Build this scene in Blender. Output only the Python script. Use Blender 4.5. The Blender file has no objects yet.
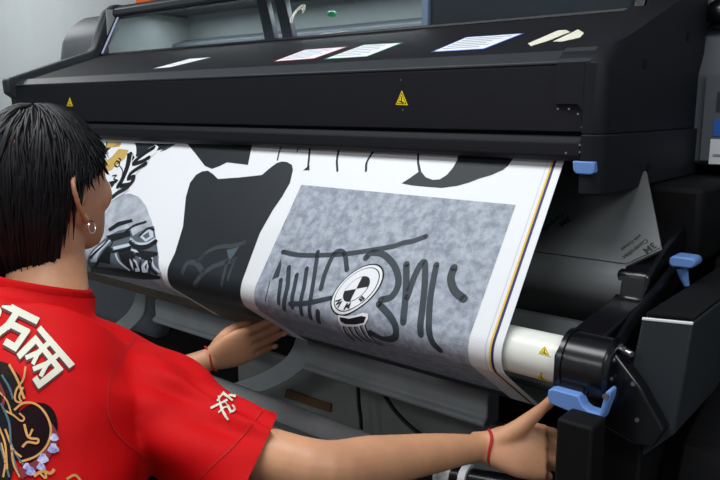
import bpy, bmesh, math, random
from mathutils import Vector, Matrix
from mathutils.bvhtree import BVHTree
random.seed(7)
V = Vector
SC = bpy.context.scene
COL = SC.collection
PI = math.pi

# ------------------------------------------------------------------ camera model
F = 720.0
PITCH = math.atan(132 / 720); YAW = math.atan2(876, math.hypot(720, 132))
CAM = V((0, 0, 1.30)); FLOOR = -0.15
FH = V((-math.cos(YAW), math.sin(YAW), 0)); RT = V((math.sin(YAW), math.cos(YAW), 0))
FWD = FH * math.cos(PITCH) - V((0, 0, 1)) * math.sin(PITCH)
UPV = FH * math.sin(PITCH) + V((0, 0, 1)) * math.cos(PITCH)
def ray(px, py): return FWD + RT * ((px - 360) / F) + UPV * ((240 - py) / F)
def at_x(px, py, x): r = ray(px, py); return CAM + r * (x / r.x)
def at_y(px, py, y): r = ray(px, py); return CAM + r * (y / r.y)
def at_d(px, py, d): return CAM + ray(px, py) * d
def on_plane(px, py, p, n): r = ray(px, py); return CAM + r * ((p - CAM).dot(n) / r.dot(n))

# ------------------------------------------------------------------ materials
def lin(c):
    return tuple(((v / 255) / 12.92 if v / 255 <= .04045 else ((v / 255 + .055) / 1.055) ** 2.4) for v in c)
def mat(name, rgb, rough=.5, metal=0., var=.0, scale=20., bump=0., bscale=300., spec=.5, rgb2=None, emit=None, estr=0, detail=4, sheen=0):
    m = bpy.data.materials.new(name); m.use_nodes = True
    nt = m.node_tree; b = nt.nodes['Principled BSDF']
    c = lin(rgb) + (1,)
    b.inputs['Base Color'].default_value = c
    b.inputs['Roughness'].default_value = rough; b.inputs['Metallic'].default_value = metal
    b.inputs['Specular IOR Level'].default_value = spec
    if sheen: b.inputs['Sheen Weight'].default_value = sheen
    if emit: b.inputs['Emission Color'].default_value = lin(emit) + (1,); b.inputs['Emission Strength'].default_value = estr
    if var or rgb2 or bump:
        tc = nt.nodes.new('ShaderNodeTexCoord')
    if var or rgb2:
        n = nt.nodes.new('ShaderNodeTexNoise'); n.inputs['Scale'].default_value = scale; n.inputs['Detail'].default_value = detail
        n.inputs['Roughness'].default_value = .65
        r = nt.nodes.new('ShaderNodeValToRGB')
        a = lin(rgb); bb = lin(rgb2) if rgb2 else a
        r.color_ramp.elements[0].position = .36; r.color_ramp.elements[1].position = .64
        r.color_ramp.elements[0].color = tuple(v * (1 - var) for v in a) + (1,)
        r.color_ramp.elements[1].color = tuple(min(1, v * (1 + var)) for v in bb) + (1,)
        nt.links.new(tc.outputs['Object'], n.inputs['Vector']); nt.links.new(n.outputs['Fac'], r.inputs['Fac'])
        nt.links.new(r.outputs['Color'], b.inputs['Base Color'])
    if bump:
        n2 = nt.nodes.new('ShaderNodeTexNoise'); n2.inputs['Scale'].default_value = bscale; n2.inputs['Detail'].default_value = 3
        bp = nt.nodes.new('ShaderNodeBump'); bp.inputs['Strength'].default_value = bump; bp.inputs['Distance'].default_value = .002
        nt.links.new(tc.outputs['Object'], n2.inputs['Vector']); nt.links.new(n2.outputs['Fac'], bp.inputs['Height'])
        nt.links.new(bp.outputs['Normal'], b.inputs['Normal'])
    return m
M = {}
M['wall'] = mat('painted_wall', (188, 194, 196), .9, var=.02, scale=3, bump=.05)
M['ceil'] = mat('ceiling_paint', (225, 226, 226), .9)
M['floor'] = mat('floor_vinyl', (92, 92, 94), .6, var=.12, scale=6)
M['black'] = mat('black_plastic', (22, 23, 28), .6, spec=.2, var=.06, scale=30, bump=.12, bscale=900)
M['charcoal'] = mat('charcoal_plastic', (42, 46, 50), .5, spec=.35, var=.05, scale=25, bump=.1, bscale=900)
M['grey'] = mat('grey_plastic', (92, 97, 103), .5, var=.05, scale=20, bump=.08, bscale=900)
M['gloss'] = mat('glossy_black', (15, 15, 19), .25)
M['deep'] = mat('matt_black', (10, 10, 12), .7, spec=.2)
M['inner'] = mat('interior_grey', (150, 156, 156), .6, var=.05, scale=8)
M['innerdark'] = mat('interior_dark', (48, 52, 62), .5)
M['blue'] = mat('blue_latch_plastic', (104, 142, 204), .45, spec=.3)
M['steel'] = mat('screw_steel', (190, 192, 195), .3, metal=1)
M['alu'] = mat('grey_painted_metal', (222, 226, 228), .42, var=.05, scale=14)
M['standgrey'] = mat('stand_grey', (166, 174, 176), .5, var=.06, scale=10)
M['backpanel'] = mat('rear_board', (132, 134, 132), .7, var=.08, scale=5)
M['brown'] = mat('brown_card', (104, 76, 48), .8, var=.1, scale=20)
M['white'] = mat('printed_vinyl_white', (224, 228, 231), .4, spec=.25)
M['slate'] = mat('ink_slate', (54, 63, 70), .45, spec=.22, var=.08, scale=18)
M['concrete'] = mat('ink_concrete', (128, 137, 150), .45, spec=.22, rgb2=(168, 176, 187), var=.05, scale=62, detail=10)
M['concrete2'] = mat('ink_concrete_pale', (150, 156, 166), .45, spec=.22, rgb2=(178, 184, 194), var=.06, scale=30, detail=8)
M['ink'] = mat('ink_dark_grey', (34, 39, 43), .45, spec=.22, var=.06, scale=10)
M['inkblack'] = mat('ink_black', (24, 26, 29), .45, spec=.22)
M['ink2'] = mat('ink_mid_grey', (84, 94, 102), .45, spec=.22)
M['inkpale'] = mat('ink_pale_blue_grey', (186, 196, 208), .45, spec=.22)
M['inkghost'] = mat('ink_ghost', (58, 66, 71), .45, spec=.22)
M['inkghost2'] = mat('ink_ghost_pale', (80, 92, 100), .45, spec=.22)
M['gold'] = mat('ink_gold', (196, 166, 92), .45, spec=.22, var=.08, scale=40)
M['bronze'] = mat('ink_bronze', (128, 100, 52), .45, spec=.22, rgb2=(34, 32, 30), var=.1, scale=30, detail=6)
M['maroonink'] = mat('ink_maroon', (70, 36, 34), .45, spec=.22, rgb2=(110, 74, 44), scale=24)
M['yellowink'] = mat('ink_yellow', (232, 190, 62), .45, spec=.22)
M['navyink'] = mat('ink_navy', (52, 50, 96), .45, spec=.22)
M['greyline'] = mat('ink_grey_line', (190, 194, 198), .4)
M['tube'] = mat('white_tube', (226, 228, 220), .35)
M['yellow'] = mat('warning_yellow', (240, 214, 20), .5)
M['label'] = mat('label_paper', (232, 235, 240), .6)
M['labred'] = mat('label_red_border', (190, 40, 60), .6)
M['labgreen'] = mat('label_green_border', (20, 140, 100), .6)
M['labblue'] = mat('label_blue_border', (40, 100, 190), .6)
M['labtext'] = mat('label_print_grey', (150, 156, 166), .6)
M['tape'] = mat('masking_tape', (226, 224, 206), .7, var=.06, scale=60)
M['liner'] = mat('grey_liner_paper', (92, 95, 96), .42, var=.06, scale=7)
M['linerink'] = mat('liner_print', (16, 18, 20), .6)
M['skin'] = mat('skin', (196, 143, 108), .5, var=.07, scale=22, bump=.06, bscale=350)
M['skin'].node_tree.nodes['Principled BSDF'].inputs['Subsurface Weight'].default_value = .08
M['skin'].node_tree.nodes['Principled BSDF'].inputs['Subsurface Radius'].default_value = (.01, .004, .002)
M['nail'] = mat('nail', (222, 170, 150), .3)
M['red'] = mat('red_jersey', (194, 4, 10), .7, var=.04, scale=5, bump=.12, bscale=1400, spec=.15)
M['seam'] = mat('red_seam', (168, 8, 16), .75)
M['tee_white'] = mat('tee_print_ivory', (208, 208, 190), .7)
M['tee_maroon'] = mat('tee_print_maroon', (84, 10, 22), .7)
M['tee_dark'] = mat('tee_print_dark', (24, 6, 12), .8, spec=.1, var=.2, scale=40)
M['tee_gold'] = mat('tee_print_gold', (196, 140, 74), .7, var=.15, scale=60)
M['tee_teal'] = mat('tee_print_teal', (10, 24, 32), .8, spec=.1, rgb2=(44, 26, 18), scale=60)
M['tee_crimson'] = mat('tee_print_crimson', (116, 10, 36), .7)
M['tee_blue'] = mat('tee_print_blue', (104, 108, 180), .7, rgb2=(206, 204, 226), scale=120)
M['tee_slate'] = mat('tee_print_slate', (62, 92, 104), .7)
M['trouser'] = mat('dark_trousers', (30, 32, 38), .8)
M['shoe'] = mat('shoe_rubber', (28, 28, 30), .6)
M['hair'] = mat('black_hair', (11, 10, 14), .5, spec=.3)
M['thread'] = mat('red_thread', (176, 14, 26), .7, bump=.4, bscale=900)
M['silver'] = mat('silver', (215, 215, 218), .2, metal=1)
M['eye'] = mat('eye_white', (228, 226, 222), .2)
M['orange'] = mat('orange_card', (226, 104, 30), .7)
M['led'] = mat('green_indicator', (20, 90, 50), .5, emit=(30, 170, 90), estr=.35)
M['lav'] = mat('lavender_strip', (168, 176, 206), .5)
M['cable'] = mat('cable_rubber', (16, 16, 18), .5)
M['cleartape'] = mat('clear_tape', (168, 172, 170), .25, rgb2=(90, 94, 92), scale=45)
# thin glass pane
g = bpy.data.materials.new('window_glass'); g.use_nodes = True; nt = g.node_tree; nt.nodes.clear()
o = nt.nodes.new('ShaderNodeOutputMaterial'); mx = nt.nodes.new('ShaderNodeMixShader'); tr = nt.nodes.new('ShaderNodeBsdfTransparent')
gl = nt.nodes.new('ShaderNodeBsdfGlossy'); fr = nt.nodes.new('ShaderNodeFresnel'); fr.inputs['IOR'].default_value = 1.75
tr.inputs['Color'].default_value = (.80, .85, .86, 1); gl.inputs['Roughness'].default_value = .04
ge = nt.nodes.new('ShaderNodeNewGeometry'); iv = nt.nodes.new('ShaderNodeMath'); iv.operation = 'SUBTRACT'; iv.inputs[0].default_value = 1
mu = nt.nodes.new('ShaderNodeMath'); mu.operation = 'MULTIPLY'
nt.links.new(ge.outputs['Backfacing'], iv.inputs[1]); nt.links.new(fr.outputs[0], mu.inputs[0]); nt.links.new(iv.outputs[0], mu.inputs[1])
nt.links.new(mu.outputs[0], mx.inputs[0]); nt.links.new(tr.outputs[0], mx.inputs[1]); nt.links.new(gl.outputs[0], mx.inputs[2]); nt.links.new(mx.outputs[0], o.inputs[0])
M['glass'] = g

# ------------------------------------------------------------------ helpers
def empty(name, label, cat, loc, group=None):
    e = bpy.data.objects.new(name, None); e.location = loc; e.empty_display_size = .05
    COL.objects.link(e); e['label'] = label; e['category'] = cat
    if group: e['group'] = group
    return e
def obj(name, bm, mats, parent=None, label=None, cat=None, kind=None, bevel=0., seg=2, smooth=True, group=None, angle=35, fixn=True):
    if fixn: bmesh.ops.recalc_face_normals(bm, faces=bm.faces[:])
    me = bpy.data.meshes.new(name); bm.to_mesh(me); bm.free()
    if not isinstance(mats, (list, tuple)): mats = [mats]
    for m in mats: me.materials.append(m)
    if smooth:
        for p in me.polygons: p.use_smooth = True
        me.set_sharp_from_angle(angle=math.radians(angle))
    ob = bpy.data.objects.new(name, me); COL.objects.link(ob)
    if parent:
        ob.parent = parent
        ob.matrix_parent_inverse = Matrix.Translation(-parent.location)
    if label: ob['label'] = label
    if cat: ob['category'] = cat
    if kind: ob['kind'] = kind
    if group: ob['group'] = group
    if bevel:
        b = ob.modifiers.new('bevel', 'BEVEL'); b.width = bevel; b.segments = seg; b.limit_method = 'ANGLE'; b.angle_limit = math.radians(30)
        b.harden_normals = False
    return ob
def B(): return bmesh.new()
def box(bm, x0, x1, y0, y1, z0, z1):
    vs = [bm.verts.new((x, y, z)) for x in (x0, x1) for y in (y0, y1) for z in (z0, z1)]
    for f in ((0, 1, 3, 2), (4, 6, 7, 5), (0, 4, 5, 1), (2, 3, 7, 6), (0, 2, 6, 4), (1, 5, 7, 3)): bm.faces.new([vs[i] for i in f])
    return bm
def prism_x(bm, prof, x0, x1):
    a = [bm.verts.new((x0, y, z)) for y, z in prof]; b = [bm.verts.new((x1, y, z)) for y, z in prof]
    n = len(prof)
    bm.faces.new(a); bm.faces.new(b)
    for i in range(n): bm.faces.new((a[i], a[(i + 1) % n], b[(i + 1) % n], b[i]))
    return bm
def extrude_poly(bm, pts, d):
    a = [bm.verts.new(p) for p in pts]; b = [bm.verts.new(V(p) + V(d)) for p in pts]; n = len(pts)
    bm.faces.new(a); bm.faces.new(b)
    for i in range(n): bm.faces.new((a[i], a[(i + 1) % n], b[(i + 1) % n], b[i]))
    return bm
def frame(t, up=V((0, 0, 1))):
    t = t.normalized()
    if abs(t.dot(up)) > .98: up = V((0, 1, 0))
    s = t.cross(up).normalized(); return s, s.cross(t).normalized()
def smooth_path(pts, n):
    P = [V(p) for p in pts]; out = []
    Q = [P[0] * 2 - P[1]] + P + [P[-1] * 2 - P[-2]]
    for i in range(1, len(Q) - 2):
        for k in range(n):
            t = k / n; a, b, c, d = Q[i - 1], Q[i], Q[i + 1], Q[i + 2]
            out.append(.5 * ((2 * b) + (c - a) * t + (2 * a - 5 * b + 4 * c - d) * t * t + (3 * b - a - 3 * c + d) * t ** 3))
    out.append(P[-1]); return out
def tube(bm, pts, r, seg=10, caps=True, round_end=False, up=V((0, 0, 1))):
    pts = [V(p) for p in pts]; n = len(pts)
    rs = list(r) if isinstance(r, list) else [r] * n
    if round_end:
        t = (pts[-1] - pts[-2]).normalized(); rr = rs[-1]; p0 = pts[-1]
        ra, rb = rr if isinstance(rr, tuple) else (rr, rr)
        for k in (.35, .65, .88, .99):
            q = math.sqrt(max(.01, 1 - k * k)); pts.append(p0 + t * min(ra, rb) * k); rs.append((ra * q, rb * q))
        n = len(pts)
    rings = []; s = None
    for i in range(n):
        t = pts[min(i + 1, n - 1)] - pts[max(i - 1, 0)]; t.normalize()
        if s is None: s, u = frame(t, up)
        else:
            s = (s - t * s.dot(t)).normalized(); u = s.cross(t).normalized()
        rr = rs[i]; ra, rb = rr if isinstance(rr, (tuple, list)) else (rr, rr)
        rings.append([bm.verts.new(pts[i] + s * ra * math.cos(2 * PI * k / seg) + u * rb * math.sin(2 * PI * k / seg)) for k in range(seg)])
    for a, b in zip(rings, rings[1:]):
        for k in range(seg): bm.faces.new((a[k], a[(k + 1) % seg], b[(k + 1) % seg], b[k]))
    if caps: bm.faces.new(rings[0]); bm.faces.new(rings[-1])
    return bm
def loft(bm, rings):
    R = [[bm.verts.new(p) for p in r] for r in rings]; n = len(R[0])
    for a, b in zip(R, R[1:]):
        for k in range(n): bm.faces.new((a[k], a[(k + 1) % n], b[(k + 1) % n], b[k]))
    bm.faces.new(R[0]); bm.faces.new(R[-1]); return bm
def ellring(c, A, Bv, n=28, p=2.0):
    out = []
    for k in range(n):
        a = 2 * PI * k / n; ca, sa = math.cos(a), math.sin(a)
        out.append(c + A * (math.copysign(abs(ca) ** (2 / p), ca)) + Bv * (math.copysign(abs(sa) ** (2 / p), sa)))
    return out
def ball(bm, c, r, rot=None, seg=16):
    m = Matrix.Translation(V(c)) @ (rot.to_4x4() if rot else Matrix()) @ Matrix.Diagonal((r[0], r[1], r[2], 1))
    bmesh.ops.create_uvsphere(bm, u_segments=seg, v_segments=max(6, seg // 2), radius=1, matrix=m); return bm
def cyl(bm, a, b, r, seg=20): return tube(bm, [a, b], r, seg)
def remesh(bm, voxel, smooth=4, fac=.5):
    me = bpy.data.meshes.new('tmp'); bmesh.ops.recalc_face_normals(bm, faces=bm.faces[:]); bm.to_mesh(me); bm.free()
    ob = bpy.data.objects.new('tmp', me); COL.objects.link(ob)
    r = ob.modifiers.new('r', 'REMESH'); r.mode = 'VOXEL'; r.voxel_size = voxel
    s = ob.modifiers.new('s', 'SMOOTH'); s.iterations = smooth; s.factor = fac
    dg = bpy.context.evaluated_depsgraph_get(); dg.update()
    m2 = bpy.data.meshes.new_from_object(ob.evaluated_get(dg))
    out = bmesh.new(); out.from_mesh(m2)
    bpy.data.objects.remove(ob); bpy.data.meshes.remove(me); bpy.data.meshes.remove(m2); return out
def card(bm, pts, n, thick=.0006, mi=0, lift=.0):
    """thin real sheet: polygon pts lying on a face with outward normal n"""
    n = V(n).normalized()
    a = [bm.verts.new(V(p) + n * lift) for p in pts]; b = [bm.verts.new(V(p) + n * (lift + thick)) for p in pts]; k = len(pts)
    fs = [bm.faces.new(a), bm.faces.new(b)] + [bm.faces.new((a[i], a[(i + 1) % k], b[(i + 1) % k], b[i])) for i in range(k)]
    for f in fs: f.material_index = mi
def flat_text(s, size, bold=False):
    c = bpy.data.curves.new('t', 'FONT'); c.body = s; c.size = size; c.resolution_u = 3
    if bold: c.offset = size * .035
    ob = bpy.data.objects.new('t', c); COL.objects.link(ob)
    dg = bpy.context.evaluated_depsgraph_get(); dg.update()
    me = bpy.data.meshes.new_from_object(ob.evaluated_get(dg))
    bpy.data.objects.remove(ob); bpy.data.curves.remove(c)
    V2 = [(v.co.x, v.co.y) for v in me.vertices]; F2 = [list(p.vertices) for p in me.polygons]
    bpy.data.meshes.remove(me); return V2, F2

# ------------------------------------------------------------------ room shell
def slab(name, x0, x1, y0, y1, z0, z1, m):
    obj(name, box(B(), x0, x1, y0, y1, z0, z1), m, kind='structure', smooth=False)
XL, XR, YF, YB, ZC = -6.2, 3.0, -3.2, 2.6, 2.75
slab('floor', XL, XR, YF, YB, FLOOR - .1, FLOOR, M['floor'])
slab('ceiling', XL, XR, YF, YB, ZC, ZC + .1, M['ceil'])
slab('wall_back', XL - .1, XR + .1, YB, YB + .1, FLOOR - .1, ZC + .1, M['wall'])
slab('wall_front', XL - .1, XR + .1, YF - .1, YF, FLOOR - .1, ZC + .1, M['wall'])
slab('wall_left', XL - .1, XL, YF, YB, FLOOR - .1, ZC + .1, M['wall'])
slab('wall_right', XR, XR + .1, YF, YB, FLOOR - .1, ZC + .1, M['wall'])
slab('baseboard_back', XL, XR, YB - .015, YB, FLOOR, FLOOR + .1, M['charcoal'])

# ------------------------------------------------------------------ printer
P = empty('large_format_printer', 'large black wide-format printer with angled window and worker standing at it', 'printer', (-1.3, 1.5, FLOOR))
def part(name, bm, m, bevel=.004, label=None, parent=P, **k): return obj(name, bm, m, parent, label=label, bevel=bevel, **k)
XA, XE = -2.30, -.497
TOPP = V((-1, 1.10, 1.388)); TOPN = V((0, -.086, .26)).normalized()       # sloping top of the front cover
part('front_cover', prism_x(B(), [(1.072, 1.262), (1.072, 1.366), (1.078, 1.372), (1.098, 1.387), (1.36, 1.474), (1.372, 1.470), (1.372, 1.262)], XA, -.4523), M['black'], .003)
part('cover_chamfer', prism_x(B(), [(1.0705, 1.366), (1.0705, 1.3705), (1.0965, 1.3888), (1.102, 1.3888), (1.102, 1.372), (1.08, 1.366)], XA, XE), M['charcoal'], .0015)
part('front_lip', prism_x(B(), [(1.064, 1.257), (1.058, 1.247), (1.058, 1.227), (1.064, 1.219), (1.070, 1.219), (1.098, 1.257)], -2.31, -.449), M['black'], .002)
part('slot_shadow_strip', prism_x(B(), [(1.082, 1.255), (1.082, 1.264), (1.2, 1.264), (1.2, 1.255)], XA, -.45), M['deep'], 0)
# window, hood and interior
GB = (1.362, 1.476); GT = (1.432, 1.604)
gx0, gx1 = -2.275, -.485
def gp(x, t, off=0):   # point on the glass plane
    return V((x, GB[0] + (GT[0] - GB[0]) * t, GB[1] + (GT[1] - GB[1]) * t)) + V((0, -.877, .48)) * off
bm = B(); extrude_poly(bm, [gp(gx0, .0), gp(gx1, .0), gp(gx1, 1.), gp(gx0, 1.)], V((0, .877, -.48)) * .003)
win = part('window_pane', bm, M['glass'], 0, 'long tilted clear window pane', smooth=False)
bm = B()
for (a, b, c, d) in ((gx0 - .012, gx1 + .012, -.035, .02), (gx0 - .012, gx1 + .012, .985, 1.06), (gx0 - .012, gx0 + .006, -.03, 1.06), (gx1 - .006, gx1 + .012, -.03, 1.06)):
    extrude_poly(bm, [gp(a, c, .004), gp(b, c, .004), gp(b, d, .004), gp(a, d, .004)], V((0, .877, -.48)) * .012)
part('window_gasket', bm, M['gloss'], .0015)
bm = B(); extrude_poly(bm, [gp(gx0 + .004, .02, .0025), gp(gx0 + .011, .02, .0025), gp(gx0 + .011, .985, .0025), gp(gx0 + .004, .985, .0025)], V((0, -.877, .48)) * .003)
part('window_edge_strip', bm, M['lav'], 0)
part('hood', prism_x(B(), [(1.432, 1.606), (1.420, 1.612), (1.424, 1.632), (1.45, 1.646), (1.95, 1.662), (1.98, 1.65), (1.98, 1.26), (1.90, 1.26), (1.90, 1.645), (1.47, 1.628)], XA, -.44), M['charcoal'], .004)
part('interior_back', box(B(), XA, -.46, 1.74, 1.76, 1.27, 1.64), M['inner'], 0)
part('interior_side', box(B(), -2.2955, -2.290, 1.40, 1.74, 1.40, 1.63), M['inner'], 0)
part('interior_floor', box(B(), XA, -.46, 1.372, 1.74, 1.40, 1.42), M['inner'], 0)
part('carriage_rail', prism_x(B(), [(1.66, 1.50), (1.66, 1.53), (1.72, 1.55), (1.735, 1.55), (1.735, 1.48)], XA, -.46), M['grey'], .003)
part('print_carriage', box(B(), -1.00, -.52, 1.45, 1.68, 1.47, 1.63), M['innerdark'], .01)
part('carriage_edge', box(B(), -1.018, -1.0005, 1.445, 1.46, 1.47, 1.63), M['lav'], .002)
for dx in (0, .075):
    bm = B(); extrude_poly(bm, [(-1.66 + dx, 1.50, 1.64), (-1.62 + dx, 1.50, 1.64), (-1.555 + dx, 1.50, 1.43), (-1.60 + dx, 1.50, 1.43)], (0, .02, 0))
    part('interior_brace', bm, M['innerdark'], .002)
part('interior_block', prism_x(B(), [(1.40, 1.42), (1.40, 1.485), (1.43, 1.492), (1.47, 1.492), (1.47, 1.42)], -1.32, -1.24), M['innerdark'], .003)
part('indicator_lamp', ball(B(), at_y(332, 14, 1.55), (.016, .012, .009)), M['led'], 0, 'small green glowing lamp inside the window')
bm = B()
gc = on_plane(298, 14, gp(-1, .5), V((0, -.877, .48))); gu = V((1, 0, 0)); gv = V((0, .48, .877))
for k, (rx, ry, ph) in enumerate(((.017, .026, 0), (.010, .022, .4), (.014, .014, .9))):
    pts = [gc + gu * (rx * math.cos(a) + .35 * ry * math.sin(a)) + gv * ry * math.sin(a) + V((0, -.877, .48)) * .0015 for a in [ph + i * .3 for i in range(17 - 2 * k)]]
    tube(bm, pts, .0011, 5)
obj('window_mark', bm, M['tape'], win)
# left end cap and housing behind it
part('left_end_cap', prism_x(B(), [(1.050, 1.345), (1.048, 1.383), (1.056, 1.392), (1.335, 1.486), (1.352, 1.500), (1.402, 1.622), (1.44, 1.650), (1.9, 1.668), (1.98, 1.65), (1.98, 1.2), (1.072, 1.2), (1.072, 1.33)], -2.335, -2.296), M['charcoal'], .004)
part('left_housing', prism_x(B(), [(1.50, 1.30), (1.50, 1.46), (1.52, 1.56), (1.56, 1.63), (1.62, 1.66), (2.0, 1.675), (2.0, .4), (1.55, .4)], -2.86, -2.336), M['grey'], .05, seg=5)
# right end: end cap, side cover, lower block
def round_front(bm, x1, ymax, off, seg=6):
    es = [e for e in bm.edges if all(abs(v.co.x - x1) < 1e-4 and v.co.y < ymax for v in e.verts)]
    bmesh.ops.bevel(bm, geom=es, offset=off, segments=seg, affect='EDGES', profile=.5)
bm = prism_x(B(), [(1.066, 1.262), (1.066, 1.366), (1.074, 1.376), (1.096, 1.392), (1.36, 1.481), (1.56, 1.545), (1.56, 1.262)], -.452, -.418)
round_front(bm, -.418, 1.12, .026)
extrude_poly(bm, [(-.497, 1.066, 1.306), (-.462, 1.066, 1.306), (-.456, 1.066, 1.302), (-.4525, 1.066, 1.295), (-.4515, 1.066, 1.29), (-.4515, 1.066, 1.3685), (-.497, 1.066, 1.3685)], (0, .03, 0))
prism_x(bm, [(1.0662, 1.364), (1.074, 1.376), (1.096, 1.392), (1.36, 1.481), (1.36, 1.45), (1.09, 1.36)], -.497, -.4515)
ec = part('end_cap', bm, M['black'], 0)
bm = box(B(), -.4485, -.412, 1.056, 1.56, 1.170, 1.2605); round_front(bm, -.412, 1.1, .03)
part('lower_end_block', bm, M['black'], .002)
bm = B(); extrude_poly(bm, [(-.497, 1.0655, 1.3685), (-.4445, 1.0655, 1.3685), (-.4445, 1.096, 1.3925), (-.497, 1.096, 1.3925)], (0, .003, -.002))
part('cap_chamfer', bm, M['charcoal'], .001)
def hole(px, py, x, parent=P):
    c = at_x(px, py, x)
    cyl_b = B(); tube(cyl_b, [c + V((-.004, 0, 0)), c + V((.0012, 0, 0))], (.0085, .0085), 14)
    part('screw_hole', cyl_b, M['deep'], 0)
for q in ((645, 64, -.418), (688, 37, -.418), (648, 168, -.412)): hole(*q)
# screws on the front
def screw(px, py, y, r=.0016):
    c = at_y(px, py, y); b = B(); tube(b, [c + V((0, .003, 0)), c + V((0, -.0008, 0))], r, 10); part('screw', b, M['steel'], 0)
for q in ((558, 109, 1.072), (569, 109, 1.072), (578, 114, 1.072), (582, 127, 1.072), (401, 80, 1.072), (403, 110, 1.072), (580, 145, 1.058), (580, 152, 1.058), (566, 153, 1.058)): screw(*q)
# warning stickers (yellow triangles with black marks)
def warn(corners, n, parent, name='warning_sticker'):
    b = B(); n = V(n).normalized(); c = sum(corners, V()) / 3
    card(b, corners, n, .0005, 0, .0004)
    card(b, [c + (p - c) * .80 for p in corners], n, .0002, 1, .0009)
    card(b, [c + (p - c) * .66 for p in corners], n, .0002, 0, .0011)
    up = corners[0] - c; sd = (corners[2] - corners[1]) * .5
    for (s, t, w, h) in ((0, .12, .07, .28), (-.18, -.14, .2, .07), (.16, -.22, .2, .07)):
        q = c + sd * s + up * t
        card(b, [q - sd * w - up * h, q + sd * w - up * h, q + sd * w + up * h, q - sd * w + up * h], n, .0002, 1, .0013)
    obj(name, b, [M['yellow'], M['inkblack']], parent, smooth=False)
for (px, py, w, h) in ((402, 98, 12, 15), (70, 102, 6, 9)):
    warn([at_y(px, py - h * .5, 1.0718), at_y(px - w * .5, py + h * .45, 1.0718), at_y(px + w * .5, py + h * .48, 1.0718)], (0, -1, 0), P)
# paper labels and tape on the sloping cover
def label(px, border, lines=6, name='instruction_label', lab=None):
    q = [on_plane(a, b, TOPP, TOPN) for a, b in px]; b = B()
    card(b, q, TOPN, .0004, 1, .0004); c = sum(q, V()) / 4
    s = [c + (p - c) * .93 for p in q]; card(b, s, TOPN, .0002, 0, .0008)
    for i in range(lines):
        t = (i + 1) / (lines + 1); t2 = t + .05; w = random.uniform(.7, .92)
        l0 = s[0].lerp(s[3], t); l1 = s[1].lerp(s[2], t); m0 = s[0].lerp(s[3], t2); m1 = s[1].lerp(s[2], t2)
        card(b, [l0.lerp(l1, .06), l0.lerp(l1, w), m0.lerp(m1, w), m0.lerp(m1, .06)], TOPN, .0001, 2, .001)
    obj(name, b, [M['label'], border, M['labtext']], P, lab, smooth=False)
label([(273, 62), (314, 59), (348, 47), (305, 50)], M['labred'], lab='white label with a red border')
label([(324, 59.5), (367, 57), (403, 43), (364, 45)], M['labgreen'], lab='white label with a green border')
label([(431, 52.5), (484, 49.5), (525, 33.5), (466, 37.5)], M['labblue'], lab='white label with a blue border')
label([(153, 69), (170, 67.5), (211, 57.5), (190, 59)], M['labtext'], 2, lab='narrow white label at the left')
def tape(px):
    b = B(); card(b, [on_plane(a, c, TOPP, TOPN) for a, c in px], TOPN, .0006, 0, .0005); obj('tape_strip', b, M['tape'], P, smooth=False)
tape([(528, 44), (531, 46.5), (549, 41), (570, 32.5), (566, 30.5), (558, 31)])
tape([(553, 42), (562, 42), (580, 38), (584, 33.5), (578, 30), (568, 35)])
# right tower with control panel
part('right_tower', prism_x(B(), [(1.56, 1.187), (1.535, 1.192), (1.535, 1.365), (1.60, 1.47), (1.75, 1.52), (2.1, 1.52), (2.1, 1.187)], -.432, .35), M['grey'], .006)
tx = at_y(704, 100, 1.533).x
bm = B(); box(bm, tx, .3, 1.528, 1.536, 1.196, 1.36); cp = part('control_panel', bm, M['grey'], .003)
def patch(name, x0, x1, py0, py1, m, parent, y=1.528, px=712):
    z0 = at_y(px, py1, y).z; z1 = at_y(px, py0, y).z
    b = B(); box(b, x0, x1, y - .0012, y + .001, z0, z1); return obj(name, b, m, parent, smooth=False)
px0 = at_y(711, 130, 1.528).x
patch('blue_panel_strip', px0 + .004, px0 + .12, 119, 136, M['labblue'], cp)
wl = patch('panel_label', px0 + .001, px0 + .12, 139, 164, M['label'], cp)
patch('label_mark', px0 + .008, px0 + .05, 154, 156, M['labtext'], wl, 1.5265)
patch('panel_display', px0 + .006, px0 + .12, 92, 112, M['innerdark'], cp)
part('tower_top_knob', ball(B(), at_y(722, 14, 1.58), (.035, .03, .03)), M['gloss'], 0)
# body beneath: long lower chassis, rounded roll cover, dark back
part('lower_chassis', box(B(), -2.7, .35, 1.62, 2.05, .30, 1.187), M['deep'], .01)
prof = [(1.46 + .10 + .1 * math.cos(a), 1.09 + .062 * math.sin(a)) for a in [PI * .5 + PI * i / 14 for i in range(15)]]
part('roll_cover', prism_x(B(), prof + [(1.62, 1.03), (1.62, 1.15)], -.372, .35), M['charcoal'], .004)
part('lower_cover', prism_x(B(), [(1.52, .80), (1.50, 1.005), (1.515, 1.02), (1.62, 1.02), (1.62, .80)], -.352, .35), M['charcoal'], .006)
part('under_plate', box(B(), -.449, -.33, 1.30, 1.62, 1.03, 1.168), M['deep'], .012)
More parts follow.
